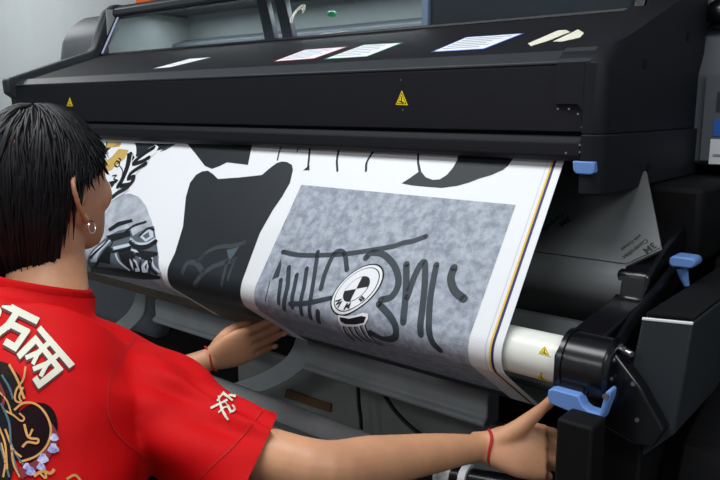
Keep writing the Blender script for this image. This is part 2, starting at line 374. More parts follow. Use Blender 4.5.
# front platen with the rounded nose behind the print
def plate(prof, xr, x0, th):
    b = B(); n = len(prof); q = []
    for i in range(n):
        a_ = V((0, *prof[max(i - 1, 0)])); c_ = V((0, *prof[min(i + 1, n - 1)])); t = (c_ - a_).normalized(); nn = V((0, -t.z, t.y))
        q.append(nn)
    sgn = 1 if q[0].y > 0 else -1
    A_ = [[b.verts.new(V((x, *p)) + nn * sgn * o_) for p, nn, xx in zip(prof, q, xr) for x in (x0 if side == 0 else xx,)] for side in (0, 1) for o_ in (0, th)]
    for i in range(n - 1):
        for a_, c_ in ((0, 2), (1, 3), (0, 1), (2, 3)): b.faces.new((A_[a_][i], A_[a_][i + 1], A_[c_][i + 1], A_[c_][i]))
    for i in (0, n - 1): b.faces.new((A_[0][i], A_[1][i], A_[3][i], A_[2][i]))
    return b
part('platen', plate([(1.240, 1.195), (1.190, 1.1275), (1.156, 1.0817), (1.134, 1.052), (1.124, 1.040), (1.116, 1.026), (1.113, 1.010), (1.116, .994), (1.126, .982), (1.20, .93), (1.30, .90)], [-.408, -.372, -.348, -.394, -.394, -.394, -.394, -.394, -.394, -.394, -.394], -2.25, .006), M['liner'], 0)
part('lower_tray', prism_x(B(), [(1.10, .955), (1.045, .900), (1.03, .86), (1.06, .84), (1.12, .90), (1.13, .95)], -.60, -.40), M['liner'], .004)
# arm that carries the tube
A0 = V((-.385, 1.26, 1.058)); A1 = V((-.385, .905, .975))
bm = B(); extrude_poly(bm, [(-.405, 1.30, 1.105), (-.405, 1.20, 1.080), (-.405, 1.122, 1.044), (-.405, 1.112, 1.004), (-.405, .93, .985), (-.405, .90, .965), (-.405, .90, .915), (-.405, 1.0, .925), (-.405, 1.30, 1.0)], (.052, 0, 0))
arm = part('support_arm', bm, M['gloss'], .006, 'glossy black arm holding the tube')
bm = B(); tube(bm, [(-.345, 1.40, 1.065), (-.345, 1.20, 1.035), (-.338, 1.02, 1.0), (-.330, .94, .985)], (.007, .012), 10); obj('arm_rail', bm, M['gloss'], arm)
bm = B(); tube(bm, [(-.402, .942, .946), (-.396, .942, .946), (-.394, .942, .946), (-.335, .942, .946), (-.328, .942, .946)], [.040, .043, .0445, .0445, .038], 28)
cap = part('tube_end_cap', bm, M['gloss'], .002, 'round glossy black cap at the end of the tube')
bm = B(); tube(bm, [(-.399, .942, .946), (-.392, .942, .946)], .0475, 28); obj('cap_collar', bm, M['gloss'], cap)
for (dy, dz) in ((-.018, .022), (-.022, -.004), (.012, .026)):
    b = B(); tube(b, [(-.329, .942 + dy, .946 + dz), (-.3265, .942 + dy, .946 + dz)], .004, 8); obj('cap_screw', b, M['steel'], cap)
# lower swing plate below the cap
bm = B(); Q = [at_y(a, b, .925) for a, b in ((603, 345), (613, 352), (640, 388), (664, 432), (652, 448), (634, 446), (600, 425), (580, 400))]
part('swing_plate', extrude_poly(bm, Q, (0, .05, 0)), M['gloss'], .004)
bm = B(); box(bm, -.366, -.318, .835, .882, FLOOR, .905); part('front_post', bm, M['deep'], .004)
bm = B(); box(bm, -.3445, -.29, .94, 1.05, FLOOR, .86); part('post_side', bm, M['deep'], .004)
# blue lever under the cap
LV = [(548, 390), (553, 389), (578, 396), (583, 407), (588, 411), (599, 414), (605, 393), (608, 390), (611, 392), (610, 399), (602, 420), (597, 421), (583, 416), (580, 419), (577, 415), (550, 404), (547, 397)]
b = B(); extrude_poly(b, [at_y(x, y, .885) for x, y in LV], (0, .022, 0)); lev = part('release_lever', b, M['blue'], .002, 'pale blue release lever')
c = at_y(606, 396, .884); b = B(); tube(b, [c, c + V((0, -.003, 0))], .004, 12); obj('lever_pivot', b, M['steel'], lev)
# blue latch beside the print, under the lip
b = B(); extrude_poly(b, [at_y(x, y, 1.052) for x, y in ((572, 161), (594, 162), (594.5, 173), (590, 175), (576, 174), (573, 171))], (0, .03, 0)); part('lip_latch', b, M['blue'], .002, 'small blue latch beside the print')
# blue handle on the arm
b = B(); extrude_poly(b, [at_y(x, y, 1.16) for x, y in ((669, 258), (673, 256), (692, 258.5), (695, 261), (695, 266), (691, 269), (671, 267), (668.5, 264))], (0, .04, 0)); hd = part('arm_handle', b, M['blue'], .003, 'pale blue handle on the black arm')
b = B(); tube(b, [at_y(682, 268, 1.18), at_y(684, 277, 1.18), at_y(687, 286, 1.18)], [.009, .007, .004], 10); obj('handle_stem', b, M['blue'], hd)
# grey box at the right
b = B(); bx = [at_y(x, y, .95) for x, y in ((642, 318), (693, 323), (675, 434), (640, 458), (612, 500), (604, 500))]
extrude_poly(b, bx, (0, .55, 0)); part('side_box', b, M['charcoal'], .003)
b = B(); tq = [at_y(x, y, .95) for x, y in ((643.5, 317.4), (692.5, 322.2))]; extrude_poly(b, [tq[0] + V((0, .008, .001)), tq[1] + V((0, .008, .001)), tq[1] + V((0, .545, .001)), tq[0] + V((0, .545, .001))], (0, 0, .003)); part('box_top_plate', b, M['deep'], 0)  # black plate added over the charcoal box top to keep it dark
b = B(); extrude_poly(b, [at_y(x, y, .9495) for x, y in ((642, 317.6), (693, 322.6), (692.6, 325.4), (641.6, 320.2))], (0, .004, 0)); part('box_rim', b, M['alu'], .0008)
part('base_shroud', prism_x(B(), [(1.0, .80), (1.02, .84), (1.5, .98), (1.6, .98), (1.6, FLOOR), (1.0, FLOOR)], -.26, .30), M['deep'], .006)
for q in ((624, 349, 0.93), (637, 420, .9245), (633, 384, .924)): screw(*q, r=.003)
b = B(); c = at_y(619, 348, .94); tube(b, [c, c + V((.022, -.012, -.001))], .0045, 12); part('guide_pin', b, M['steel'], .001)
# stand below: beams, curved brackets, rear board, tie tube
BY = 1.20
def beam(x0, x1, name='stand_beam'):
    part(name, prism_x(B(), [(BY, .690), (BY - .012, .684), (BY - .012, .676), (BY, .668), (BY + .05, .668), (BY + .05, .742), (BY + .006, .742), (BY, .735)], x0, x1), M['standgrey'], .006, seg=3)
beam(-1.80, -1.44); beam(-1.175, -.672)
def bracket(dx):
    L_ = smooth_path([at_y(x, y, BY + .055) for x, y in ((297, 334), (292, 348), (283, 360), (268, 370), (250, 378), (232, 384))], 5)
    R_ = smooth_path([at_y(x, y, BY + .055) for x, y in ((240, 394), (262, 391), (280, 384), (294, 376), (305, 366), (310, 350), (312, 334))], 5)
    b = B(); extrude_poly(b, [p + V((dx, 0, 0)) for p in L_ + R_], (0, .012, 0)); part('stand_bracket', b, M['standgrey'], .002)
bracket(0); bracket(-.72)
part('rear_board', box(B(), -1.62, -.62, 1.36, 1.38, .28, .60), M['backpanel'], .002)
b = B(); tube(b, [(-1.55, 1.10, .600), (-.55, 1.10, .600)], .024, 20); part('tie_tube', b, M['alu'], 0, 'long pale grey tube low on the stand')
for x in (-2.3, -.2):
    b = B(); box(b, x - .04, x + .04, 1.25, 1.95, FLOOR, FLOOR + .06); box(b, x - .04, x + .04, 1.65, 1.75, FLOOR + .06, .31); part('stand_leg', b, M['deep'], .006)

# ------------------------------------------------------------------ printed sheet
CY, CZ, RR = .938, .945, .042
prof = []; nrm = []
n1 = V((0, -.82, .572)).normalized(); a1 = math.atan2(n1.z, n1.y); a2 = a1 + math.radians(89)
d1 = V((0, .572, .82)).normalized()
T1 = V((0, CY, CZ)) + n1 * RR
for i in range(4): prof.append(T1 + d1 * (.346 * (3 - i) / 3)); nrm.append(n1)
for i in range(1, 15):
    a = a1 + (a2 - a1) * i / 14; n = V((0, math.cos(a), math.sin(a))); prof.append(V((0, CY, CZ)) + n * RR); nrm.append(n)
d2 = V((0, -nrm[-1].z, nrm[-1].y)); d2 = d2 if d2.y > 0 else -d2
prof.append(prof[-1] + d2 * .15); nrm.append(nrm[-1])
c2 = prof[-1] - nrm[-1] * .05
for i in range(1, 13):
    a = a2 + math.radians(128) * i / 12; n = V((0, math.cos(a), math.sin(a))); prof.append(c2 + n * .05); nrm.append(n)
arc = [0.]
for a, b in zip(prof, prof[1:]): arc.append(arc[-1] + (b - a).length)
def S(u, v, off=0.):
    for i in range(len(arc) - 1):
        if v <= arc[i + 1] or i == len(arc) - 2:
            t = (v - arc[i]) / (arc[i + 1] - arc[i]); p = prof[i].lerp(prof[i + 1], t); n = nrm[i].lerp(nrm[i + 1], t).normalized()
            return V((u, p.y, p.z)) + n * off
def uv_px(px, py):
    r = ray(px, py); best = None
    for i in range(len(arc) - 1):
        a, b = prof[i], prof[i + 1]; dy, dz = b.y - a.y, b.z - a.z
        den = r.y * dz - r.z * dy
        if abs(den) < 1e-9: continue
        t = (a.y * dz - (a.z - CAM.z) * dy) / den
        s = (r.y * (CAM.z + r.z * t - a.z) + 0) if False else ((CAM.y + r.y * t - a.y) * dy + (CAM.z + r.z * t - a.z) * dz) / (dy * dy + dz * dz)
        if -.001 <= s <= 1.001 and t > 0 and (best is None or t < best[0]): best = (t, CAM.x + r.x * t, arc[i] + s * (arc[i + 1] - arc[i]))
    if best is None: raise ValueError(('off sheet', px, py))
    return best[1], best[2]
VT, VARC, VEND = 0., arc[3], arc[-1]
VD2 = arc[18]
SM = ['white', 'slate', 'concrete', 'concrete2', 'ink', 'inkblack', 'ink2', 'inkpale', 'inkghost', 'inkghost2', 'gold', 'bronze', 'maroonink', 'yellowink', 'navyink', 'greyline']
sheet = B(); SX0, SX1 = -2.10, -.482
def add_uv(polys, m, layer):
    """polys: lists of (u,v); laid on the sheet as a thin inked layer"""
    for P_ in polys:
        t = bmesh.new()
        vs = [t.verts.new((max(SX0, min(SX1, u)), max(.001, min(VEND, v)), 0)) for u, v in P_]
        try: f = t.faces.new(vs)
        except ValueError: t.free(); continue
        bmesh.ops.triangulate(t, faces=[f])
        for c in arc[3:-1]:
            bmesh.ops.bisect_plane(t, geom=t.verts[:] + t.edges[:] + t.faces[:], plane_co=(0, c, 0), plane_no=(0, 1, 0))
        mp = {}
        for v in t.verts: mp[v] = sheet.verts.new(S(v.co.x, v.co.y, .0003 * layer))
        for f in t.faces:
            try:
                nf = sheet.faces.new([mp[v] for v in f.verts])
            except ValueError: continue
            nf.normal_update()
            if nf.normal.dot(V((0, -.8, .1)) if f.calc_center_median().y < VARC else S(0, f.calc_center_median().y, 1) - S(0, f.calc_center_median().y, 0)) < 0: nf.normal_flip()
            nf.material_index = SM.index(m)
        t.free()
def poly(px, m, layer): add_uv([[uv_px(*p) for p in px]], m, layer)
def stroke_uv(pts, w, m, layer, n=6, taper=False):
    sp = smooth_path([V((u, v, 0)) for u, v in pts], n) if len(pts) > 2 else [V((pts[0][0], pts[0][1], 0)).lerp(V((pts[1][0], pts[1][1], 0)), i / 4) for i in range(5)]
    L = []; R_ = []; k = len(sp)
    for i, p in enumerate(sp):
        t = (sp[min(i + 1, k - 1)] - sp[max(i - 1, 0)]).normalized(); s = V((-t.y, t.x, 0)) * w * .5 * ((1 - .85 * i / (k - 1)) if taper else 1)
        L.append(p + s); R_.append(p - s)
    quads = [[tuple(q.xy) for q in (L[i], L[i + 1], R_[i + 1], R_[i])] for i in range(k - 1)]
    if not taper:
        for e in (sp[0], sp[-1]): quads.append([(e.x + w * .5 * math.cos(a), e.y + w * .5 * math.sin(a)) for a in [2 * PI * j / 10 for j in range(10)]])
    add_uv(quads, m, layer)
def stroke(px, w, m, layer, **k): stroke_uv([uv_px(*p) for p in px], w, m, layer, **k)
# paper: front and back skins
rows = []
for off in (0., -.0009):
    rows.append([[sheet.verts.new(S(SX0 + (SX1 - SX0) * i / 20, v, off)) for i in range(21)] for v in arc])
for g, gr in enumerate(rows):
    for a, b in zip(gr, gr[1:]):
        for i in range(20): sheet.faces.new((a[i], a[i + 1], b[i + 1], b[i]) if g == 0 else (a[i], b[i], b[i + 1], a[i + 1]))
for k in (0, 20):
    for j in range(len(arc) - 1): sheet.faces.new((rows[0][j][k], rows[0][j + 1][k], rows[1][j + 1][k], rows[1][j][k]))
# concrete-grey picture
uL, vT = uv_px(303, 185); uR, _ = uv_px(517, 205)
uL2, _ = uv_px(253, 300); uR2, _ = uv_px(467, 352)
uL = (uL + uL2) / 2; uR = (uR + uR2) / 2
add_uv([[(uL, vT), (uR, vT), (uR, VD2 - .03), (uL, VD2 - .03)]], 'concrete', 1)
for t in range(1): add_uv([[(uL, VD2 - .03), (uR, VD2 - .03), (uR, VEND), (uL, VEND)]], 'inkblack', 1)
# dark panel with a soft outline, and its lower run under the fold
dk = [(196, 175), (202, 171.5), (208, 170.7), (213, 174), (218, 179), (240, 177.5), (262, 175), (270, 168), (277, 163), (282, 161.5), (287, 162), (292, 165), (293, 170), (290, 183), (282, 197), (273, 210), (260, 233), (250, 260)]
lf = [(167.5, 276), (175, 253), (183, 227), (186, 197), (190, 183)]
q = [uv_px(*p) for p in dk]; ql = [uv_px(*p) for p in lf]
ub, vb = uv_px(241, 287); ul_, vl_ = uv_px(168, 279)
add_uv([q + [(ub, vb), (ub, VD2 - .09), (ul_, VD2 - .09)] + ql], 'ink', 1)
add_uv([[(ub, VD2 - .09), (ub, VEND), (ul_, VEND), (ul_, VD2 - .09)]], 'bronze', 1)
for px, w, m in ((((198, 261), (208, 252), (220, 247), (233, 246), (245, 242.5)), .010, 'inkghost'), (((195, 285), (202, 275), (213, 267), (225, 262.5), (233, 261)), .012, 'inkghost'), (((183, 272), (188, 263), (197, 264), (203, 272)), .012, 'inkghost'),
                 (((199, 260), (203, 256), (207, 253.5)), .006, 'inkghost2'), (((238, 247), (232, 256), (228, 260)), .007, 'inkghost2'), (((227, 262), (224, 275), (222, 285)), .008, 'inkghost'), (((194, 284), (199, 278)), .005, 'inkghost2'), (((236, 258), (231, 270), (228, 280)), .006, 'inkghost')):
    stroke(px, w, m, 2)
poly([(227, 250), (236, 248), (229, 260)], 'inkghost2', 2)
# dark shape at the top centre, curved lines and dark crescent at top right
poly([(187, 143.5), (252, 145.5), (248, 165), (240, 164), (227, 162.5), (220, 166), (212, 169), (205, 166), (195, 153)], 'ink', 1)
for px, w in ((((281, 147.5), (279, 153), (277.5, 160)), .004), (((298.5, 147), (297, 152)), .003), (((310, 147.5), (309, 158), (308, 168)), .005), (((339, 149.5), (337, 160), (337.5, 171)), .005), (((374, 150.5), (367, 162), (366, 171)), .005), (((442.5, 154), (441.5, 159)), .002)):
    stroke(px, w, 'ink', 1)
poly([(303, 170.5), (309.5, 165), (309.5, 170.5)], 'ink', 1)
poly([(417.3, 152.5), (513.5, 158), (508, 166), (503, 170), (492, 175), (480, 178.5), (468, 183), (457, 186), (442, 188), (427, 187), (412, 185.5), (401.5, 183.5), (410, 178), (418.5, 172), (417, 163)], 'ink', 1)
poly([(419.2, 152.8), (458.3, 155), (457, 161), (453, 168), (447, 175), (440, 179.5), (433, 180), (426, 177.5), (421.5, 172), (419.5, 163)], 'white', 2)
# graffiti strokes
wk = .0092
for px, w in ((((283, 252), (298, 255), (319, 255.4), (345, 254), (370, 250.6), (393, 246.5), (404, 242.8), (413, 241.3), (426, 236.5)), .0098), (((270, 282), (267.5, 292), (265.6, 301)), .002), (((281, 280), (279.5, 292), (279, 303)), wk), (((289, 267.5), (287, 290), (284.5, 309)), .0105),
              (((297, 275), (293.5, 292), (292.5, 307)), .0095), (((307, 268.5), (303, 292), (302, 314)), wk), (((318, 252), (313.5, 282), (310.5, 300), (311, 318)), wk), (((290, 304), (308, 303), (332, 298)), .0095), (((321, 289), (325, 274), (333, 256), (339.6, 251), (345, 255), (347, 270)), .0098), (((318, 312), (319, 322)), .011),
              (((366, 258), (372, 253), (384, 255), (395, 267), (398.6, 283), (392, 296.5), (381, 300)), .0125), (((379, 304), (390.6, 317), (396, 328.5), (394.5, 337.5), (384, 339), (371, 333)), .0125), (((406.5, 264.5), (406, 292), (403.5, 322)), .0125), (((407, 298), (414, 278), (421, 264.5), (425, 264.5), (424.5, 290), (421, 334)), .0118),
              (((436.5, 265), (430.7, 296.5), (429, 322), (432, 341), (440, 350)), .0112), (((454, 268), (451, 279), (454.8, 291), (464, 299)), .014)):
    stroke(px, w, 'slate', 2)
poly([(281, 259), (281.5, 266), (279, 277), (272, 280), (276, 270)], 'slate', 2)
# round emblem: rings, quarters, letters, dripping ribbon
eT, eB, eL, eR = [V(uv_px(*p)) for p in ((366.5, 264.2), (348, 314), (332.3, 297.6), (383, 282.7))]
ec_ = (eT + eB + eL + eR) / 4; ex = (eR - eL) * .47; ey = (eT - eB) * .47
def E(r, a): p = ec_ + ex * (r * math.cos(a)) + ey * (r * math.sin(a)); return (p.x, p.y)
def disc(r, m, layer, a0=0., a1=2 * PI, n=40, c=False):
    pts = [E(r, a0 + (a1 - a0) * i / n) for i in range(n + (1 if c else 0))]
    add_uv([pts + ([E(0, 0)] if c else [])], m, layer)
disc(1.06, 'inkblack', 3); disc(1.0, 'white', 4); disc(.90, 'inkblack', 5); disc(.865, 'white', 6)
disc(.53, 'inkblack', 7); disc(.505, 'white', 8)
for k in (0, 2): disc(.505, 'inkblack', 9, PI / 2 * k - .12, PI / 2 * (k + 1) - .12, 12, True)
def letter(ch, ang):
    V2, F2 = flat_text(ch, .34, True); w = max(p[0] for p in V2) / 2
    for f in F2:
        pts = []
        for i in f:
            lx, ly = V2[i][0] - w, V2[i][1]
            r = .585 + ly * 1.0; a = ang - lx / .72
            pts.append(E(r, a))
        add_uv([pts], 'inkblack', 8)
letter('B', math.radians(-52)); letter('M', math.radians(-98)); letter('W', math.radians(-146))
poly([(338.5, 315), (346, 316), (356, 315.5), (363, 313), (368.5, 314), (369, 318.5), (366, 324), (358, 326), (348, 326), (341, 325), (339, 320)], 'white', 7)
poly([(340.5, 316.8), (350, 318.5), (362, 316), (367, 317), (364.5, 322.5), (356, 324), (346, 323.5), (341.5, 321)], 'inkblack', 8)
for px in (((342, 323), (346, 333), (354, 340)), ((347, 324), (352, 333), (362, 341)), ((353, 324), (357, 333), (370, 342)), ((359, 324), (364, 334), (380, 345)), ((364, 323), (370, 336), (382, 344))):
    stroke(px, .0062, 'inkblack', 3); stroke(px, .0030, 'white', 7, taper=True)
# colour stripes near the right edge
for (x0, x1, m) in ((551.6, 553.4, 'yellowink'), (553.6, 556.2, 'navyink')):
    a = uv_px(x0, 162)[0]; b = uv_px(x1, 162)[0]; add_uv([[(a, .002), (b, .002), (b, VEND), (a, VEND)]], m, 1)
a = uv_px(547.6, 162)[0]; add_uv([[(a, .002), (a + .0012, .002), (a + .0012, VEND), (a, VEND)]], 'greyline', 1)
# left picture: pale rounded panel with graffiti, dark fold below
pl = [(100, 216), (107, 206), (117, 197), (124, 194), (130, 193.5), (139, 197), (146, 206), (152, 222), (156, 240), (159, 257), (162, 275)]
q = [uv_px(*p) for p in pl]; ue, ve = uv_px(162.5, 277)
add_uv([q + [(ue, VD2 - .09), (SX0 + .01, VD2 - .09), (SX0 + .01, q[0][1] + .03)]], 'concrete2', 1)
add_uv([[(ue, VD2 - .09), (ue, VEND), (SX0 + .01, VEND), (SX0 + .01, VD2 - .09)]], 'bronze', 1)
poly([(91, 252), (108, 236), (118, 231), (130, 228), (133, 236), (146, 228), (154, 226), (158, 252), (161, 274), (140, 275), (120, 273), (91, 268)], 'ink2', 2)
for pg, m, ly in (([(108, 229), (118, 222), (132, 219), (133, 222), (120, 226), (110, 232)], 'inkblack', 2), ([(106, 236), (130, 231), (131, 236), (112, 242)], 'inkblack', 3), ([(113, 247), (131, 243), (132, 246), (114, 250)], 'inkpale', 3), ([(91, 255), (110, 238), (112, 240), (97, 262), (91, 262)], 'inkpale', 3), ([(100, 262), (108, 246), (113, 249), (111, 264)], 'inkblack', 4), ([(118, 250), (130, 247), (136, 256), (134, 272), (122, 262)], 'inkblack', 3),
                 ([(130, 257), (137, 261), (141, 271), (135, 272), (131, 265)], 'inkpale', 4), ([(133, 260), (136, 263), (138, 268), (135, 268)], 'inkblack', 5), ([(142, 266), (147, 260), (151, 262), (148, 272), (143, 273)], 'inkpale', 4), ([(145, 267), (148, 263), (147, 270)], 'inkblack', 5), ([(137, 250), (156, 252), (157, 256), (139, 257)], 'inkblack', 4), ([(139, 236), (149, 229), (153, 230), (154, 237), (146, 242)], 'inkpale', 3), ([(143, 236), (149, 232), (150, 237), (146, 239)], 'ink2', 4),
                 ([(91, 266), (118, 268), (140, 272), (161, 276), (161, 279), (91, 272)], 'inkblack', 3)):
    poly(pg, m, ly)
for px, w, m in ((((131, 242), (137, 247), (147, 247), (156, 242)), .012, 'inkblack'), (((131, 239), (137, 243.5), (147, 243.5), (155, 239)), .006, 'inkpale'), (((98, 264), (107, 250), (113, 243)), .005, 'inkblack'), (((152, 257), (154, 266), (160, 272)), .006, 'inkpale'), (((149, 258), (151, 268), (157, 274)), .007, 'inkblack'), (((116, 254), (120, 262), (130, 270)), .005, 'inkpale'), (((126, 232), (134, 226), (146, 222)), .006, 'inkblack'), (((132, 250), (137, 252), (141, 258)), .005, 'inkpale')):
    stroke(px, w, m, 5)
for px, w in ((((140, 236), (149, 228.5), (154, 230)), .006), (((141, 262), (142, 272), (147, 274)), .006), (((130, 256), (134, 263), (136, 273)), .006), (((146, 259), (152, 261), (150, 273)), .006), (((91, 258), (101, 248), (110, 238)), .006), (((137, 254), (147, 258), (157, 254)), .008), (((113, 252), (122, 250), (131, 247)), .006), (((95, 268), (104, 256), (112, 250)), .006)):
    stroke(px, w, 'inkblack', 6)
# winged badge at the upper left
poly([(106, 142), (174, 144), (165, 149), (155, 151), (140, 157), (126, 156), (106, 158)], 'ink', 1)
poly([(160, 152), (170, 143.8), (176, 144), (166, 150)], 'inkghost', 2)
poly([(108, 142), (122, 142.3), (120, 147), (106, 148)], 'gold', 2)
add_uv([[(uv_px(111, 172)[0] + .085 * math.cos(a), uv_px(111, 172)[1] + .10 * math.sin(a)) for a in [2 * PI * i / 28 for i in range(28)]]], 'white', 2)
poly([(100, 165), (112, 157), (119, 149), (129, 150), (125, 159), (117, 165), (112, 170), (104, 174), (100, 174)], 'gold', 3)
poly([(127, 154), (132, 152), (135, 158), (131, 163), (128, 160)], 'inkblack', 3)
wing = [(116, 189), (121, 180), (125, 168), (127, 158), (130, 153), (133, 155), (132, 162), (140, 156), (150, 148), (156, 144.8), (159, 147), (156, 153), (150, 158), (148, 164), (140, 170), (135, 176), (133, 184), (124, 188)]
poly(wing, 'white', 4)
for px, w, m in ((((130, 155), (128, 166), (123, 179), (119, 186)), .018, 'inkblack'), (((154, 148), (146, 153), (137, 160), (134, 164), (142, 162), (149, 158)), .014, 'inkblack'), (((146, 164), (136, 170), (131, 174), (129, 179), (134, 177), (131, 184), (122, 186)), .014, 'inkblack')):
    stroke(px, w, m, 5, n=3)
for px in (((117, 161), (120, 163), (118, 167), (115, 165), (117, 161)), ((118, 164), (121, 160.5), (119.5, 158.5)), ((113, 176), (117, 175.5), (114, 179), (118, 181), (114, 184))): stroke(px, .004, 'inkblack', 5, n=3)
stroke(((120, 166), (123, 171), (122, 178)), .003, 'inkblack', 5)
stroke(((109, 200), (118, 193), (127, 188), (131, 183)), .014, 'ink', 4); stroke(((108, 203), (118, 197), (129, 190)), .004, 'white', 5)
poly([(109, 182), (118, 180), (112, 188)], 'inkblack', 4)
obj('printed_sheet', sheet, [M[k] for k in SM], label='white printed vinyl sheet with grey graffiti artwork hanging from the printer slot', cat='print', smooth=False, fixn=False)

# tube behind the fold
bm = B(); tube(bm, [(-2.12, CY + .002, CZ), (-.4022, CY + .002, CZ)], .0345, 32)
tb = obj('diverter_tube', bm, M['tube'], label='white tube with yellow warning triangles under the right edge of the print', cat='tube', angle=60)
def on_tube(px, py):
    r = ray(px, py); c = V((0, CY + .002, CZ)); o_ = CAM - c; R_ = .0347
    A_ = r.y ** 2 + r.z ** 2; B_ = 2 * (o_.y * r.y + o_.z * r.z); C_ = o_.y ** 2 + o_.z ** 2 - R_ * R_
    D_ = B_ * B_ - 4 * A_ * C_
    return CAM + r * ((-B_ - math.sqrt(max(0, D_))) / (2 * A_))
for px in (((545, 346), (538.5, 353), (550.5, 356.5)), ((541.5, 371), (537, 377.5), (547.5, 381))):
    q = [on_tube(*p) for p in px]; c = sum(q, V()) / 3; n = V((0, c.y - CY, c.z - CZ)); warn(q, n, tb)

# liner web with repeated print, on the platen behind
pn = V((0, -.145, .106)).normalized(); pp = V((-.5, 1.134, 1.050))
# (normal of the platen's sloping face, pointing out to the worker)
pn = V((0, -.143, .106)).normalized(); lin_bm = B()
q = [V((x, y, z)) + pn * .0015 for x, y, z in ((-1.2, 1.2385, 1.193), (-.4085, 1.2385, 1.193), (-.3735, 1.190, 1.1275), (-.3505, 1.157, 1.0831), (-.394, 1.136, 1.0547), (-1.2, 1.136, 1.0547))]
card(lin_bm, q, pn, .0008, 0)
def liner_text(s, px, pdir, size, bold=False):
    o_ = on_plane(px[0], px[1], q[0] + pn * .001, pn); e = on_plane(px[0] + pdir[0], px[1] + pdir[1], q[0] + pn * .001, pn)
    d = (e - o_).normalized(); u = pn.cross(d).normalized()
    V2, F2 = flat_text(s, size, bold)
    for f in F2:
        card(lin_bm, [o_ + d * V2[i][0] + u * V2[i][1] for i in f], pn, .0002, 1)
liner_text('3M', (653, 242), (-8, 6), .016, True)
liner_text('Controltac', (646, 238.5), (-8, 6.2), .0106, True)
liner_text('with Comply', (640, 234), (-8, 6.2), .0074, True)
liner_text('3M', (568, 216), (-8, 6), .016, True)
liner_text('Controltac', (562, 212.5), (-8, 6.6), .0118, True)
obj('liner_paper', lin_bm, [M['liner'], M['linerink']], label='grey backing liner with small printed lettering behind the print', cat='liner', smooth=False)

# loose things
bm = B(); c = at_y(144, 0, 1.5); box(bm, c.x - .035, c.x + .05, 1.49, 1.60, 1.6530, 1.70)
obj('orange_box', bm, M['orange'], label='orange box on top of the printer hood at left', cat='box', bevel=.003)
def cable(px, y, lab, r=.005):
    b = B(); tube(b, smooth_path([at_y(a, c_, y) for a, c_ in px], 5), r, 8); obj('cable', b, M['cable'], label=lab, cat='cable', group='cables hanging under the printer')
cable([(357, 360), (358, 385), (359, 405), (361, 424), (362, 470)], 1.30, 'short straight black cable hanging below the printed roundel')
cable([(370, 370), (384, 394), (396, 412), (412, 428), (428, 440), (450, 462)], 1.28, 'long slanting black cable behind the forearm')
b = B(); c0, c1 = at_y(410, 470, .98), at_y(530, 492, .98); rod = empty('black_rod', 'black rod with a band of clear tape below the right forearm', 'rod', (c0 + c1) / 2)
d = (c1 - c0).normalized(); tube(b, [c0, c1], .022, 20); obj('rod', b, M['gloss'], rod)
b = B(); a_ = at_y(440, 474, .98); a_ = c0 + d * (a_ - c0).dot(d); tube(b, [a_, a_ + d * .032], .0232, 20); obj('tape_band', b, M['cleartape'], rod, 'clear tape band')
b = B(); tube(b, [a_ + d * .052, a_ + d * .066], .027, 20); obj('rod_collar', b, M['alu'], rod)
bm = B(); q = [at_y(a, c_, 1.358) for a, c_ in ((287, 389), (332, 404), (331, 412), (285, 397))]; extrude_poly(bm, q, (0, -.004, 0))
obj('brown_tape_strip', bm, M['brown'], label='brown strip stuck on the grey board under the printer', cat='tape', smooth=False)

# ------------------------------------------------------------------ person
def U(*a): return V(a)
PR = V((.985, .173, 0)); PB = V((-.173, .985, 0)); Z = V((0, 0, 1))
shR = at_d(137, 380, 1.0); shL = shR - PR * .37 + V((0, 0, .0))
elR = at_d(312, 468, .90); wrR = at_y(484, 447, .86)
neck0 = V((-1.035, .492, 1.02))
headC = at_d(46, 191, 1.115)
phi = math.radians(109); hf0 = V((math.cos(phi), math.sin(phi), 0)); hr = V((math.sin(phi), -math.cos(phi), 0))
tilt = math.radians(2); hf = (hf0 * math.cos(tilt) + Z * math.sin(tilt)); hu = hr.cross(hf)
def HP(l, w, h): return headC + hf * l + hr * w + hu * h
pel = V((-1.0, .20, .60)); wai = V((-1.005, .29, .75)); che = V((-1.015, .40, .90)); upc = V((-1.022, .45, .965))
spine = [(pel, .165, .115), (wai, .145, .105), (che, .165, .115), (upc - V((0, 0, .02)), .140, .085), (neck0 - V((0, .01, .045)), .07, .06)]
body = B()
def sp_rings(extra=0., sp=spine, n=32, p=2.4):
    out = []; k = len(sp)
    for i, (c, a, b) in enumerate(sp):
        t = (sp[min(i + 1, k - 1)][0] - sp[max(i - 1, 0)][0]).normalized(); A_ = (PR - t * PR.dot(t)).normalized(); B_ = t.cross(A_).normalized()
        out.append(ellring(c, A_ * (a + extra), B_ * (b + extra), n, p))
    return out
loft(body, sp_rings())
# neck and head
loft(body, [ellring(neck0 + V((0, -.02, -.05)), PR * .062, PB * .062), ellring(neck0 + V((0, .0, .01)) + PR * .008 + PB * .008, PR * .058, PB * .060), ellring(headC + V((-.0, -.012, -.085)) + hf0 * .002 + hr * .006, hr * .053, hf0 * .058), ellring(HP(-.018, 0, -.02), hr * .055, hf * .06)])
hd_ = [(-.104, .070, .048, .020), (-.098, .086, .035, .030), (-.082, .092, .0, .042), (-.062, .091, -.03, .053), (-.04, .090, -.06, .060), (-.018, .091, -.078, .066), (.005, .092, -.09, .070), (.03, .093, -.098, .073), (.06, .092, -.100, .075), (.085, .082, -.088, .068), (.105, .058, -.062, .050), (.118, .022, -.03, .024)]
loft(body, [ellring(HP((f + b) / 2, 0, h), hf * ((f - b) / 2), hr * w, 36, 2.25 if h > .05 else 2.75) for h, f, b, w in hd_])
tube(body, [HP(.090, 0, .03), HP(.100, 0, .012), HP(.1055, 0, -.006), HP(.102, 0, -.016)], [.008, .010, .0135, .011], 12, round_end=True)
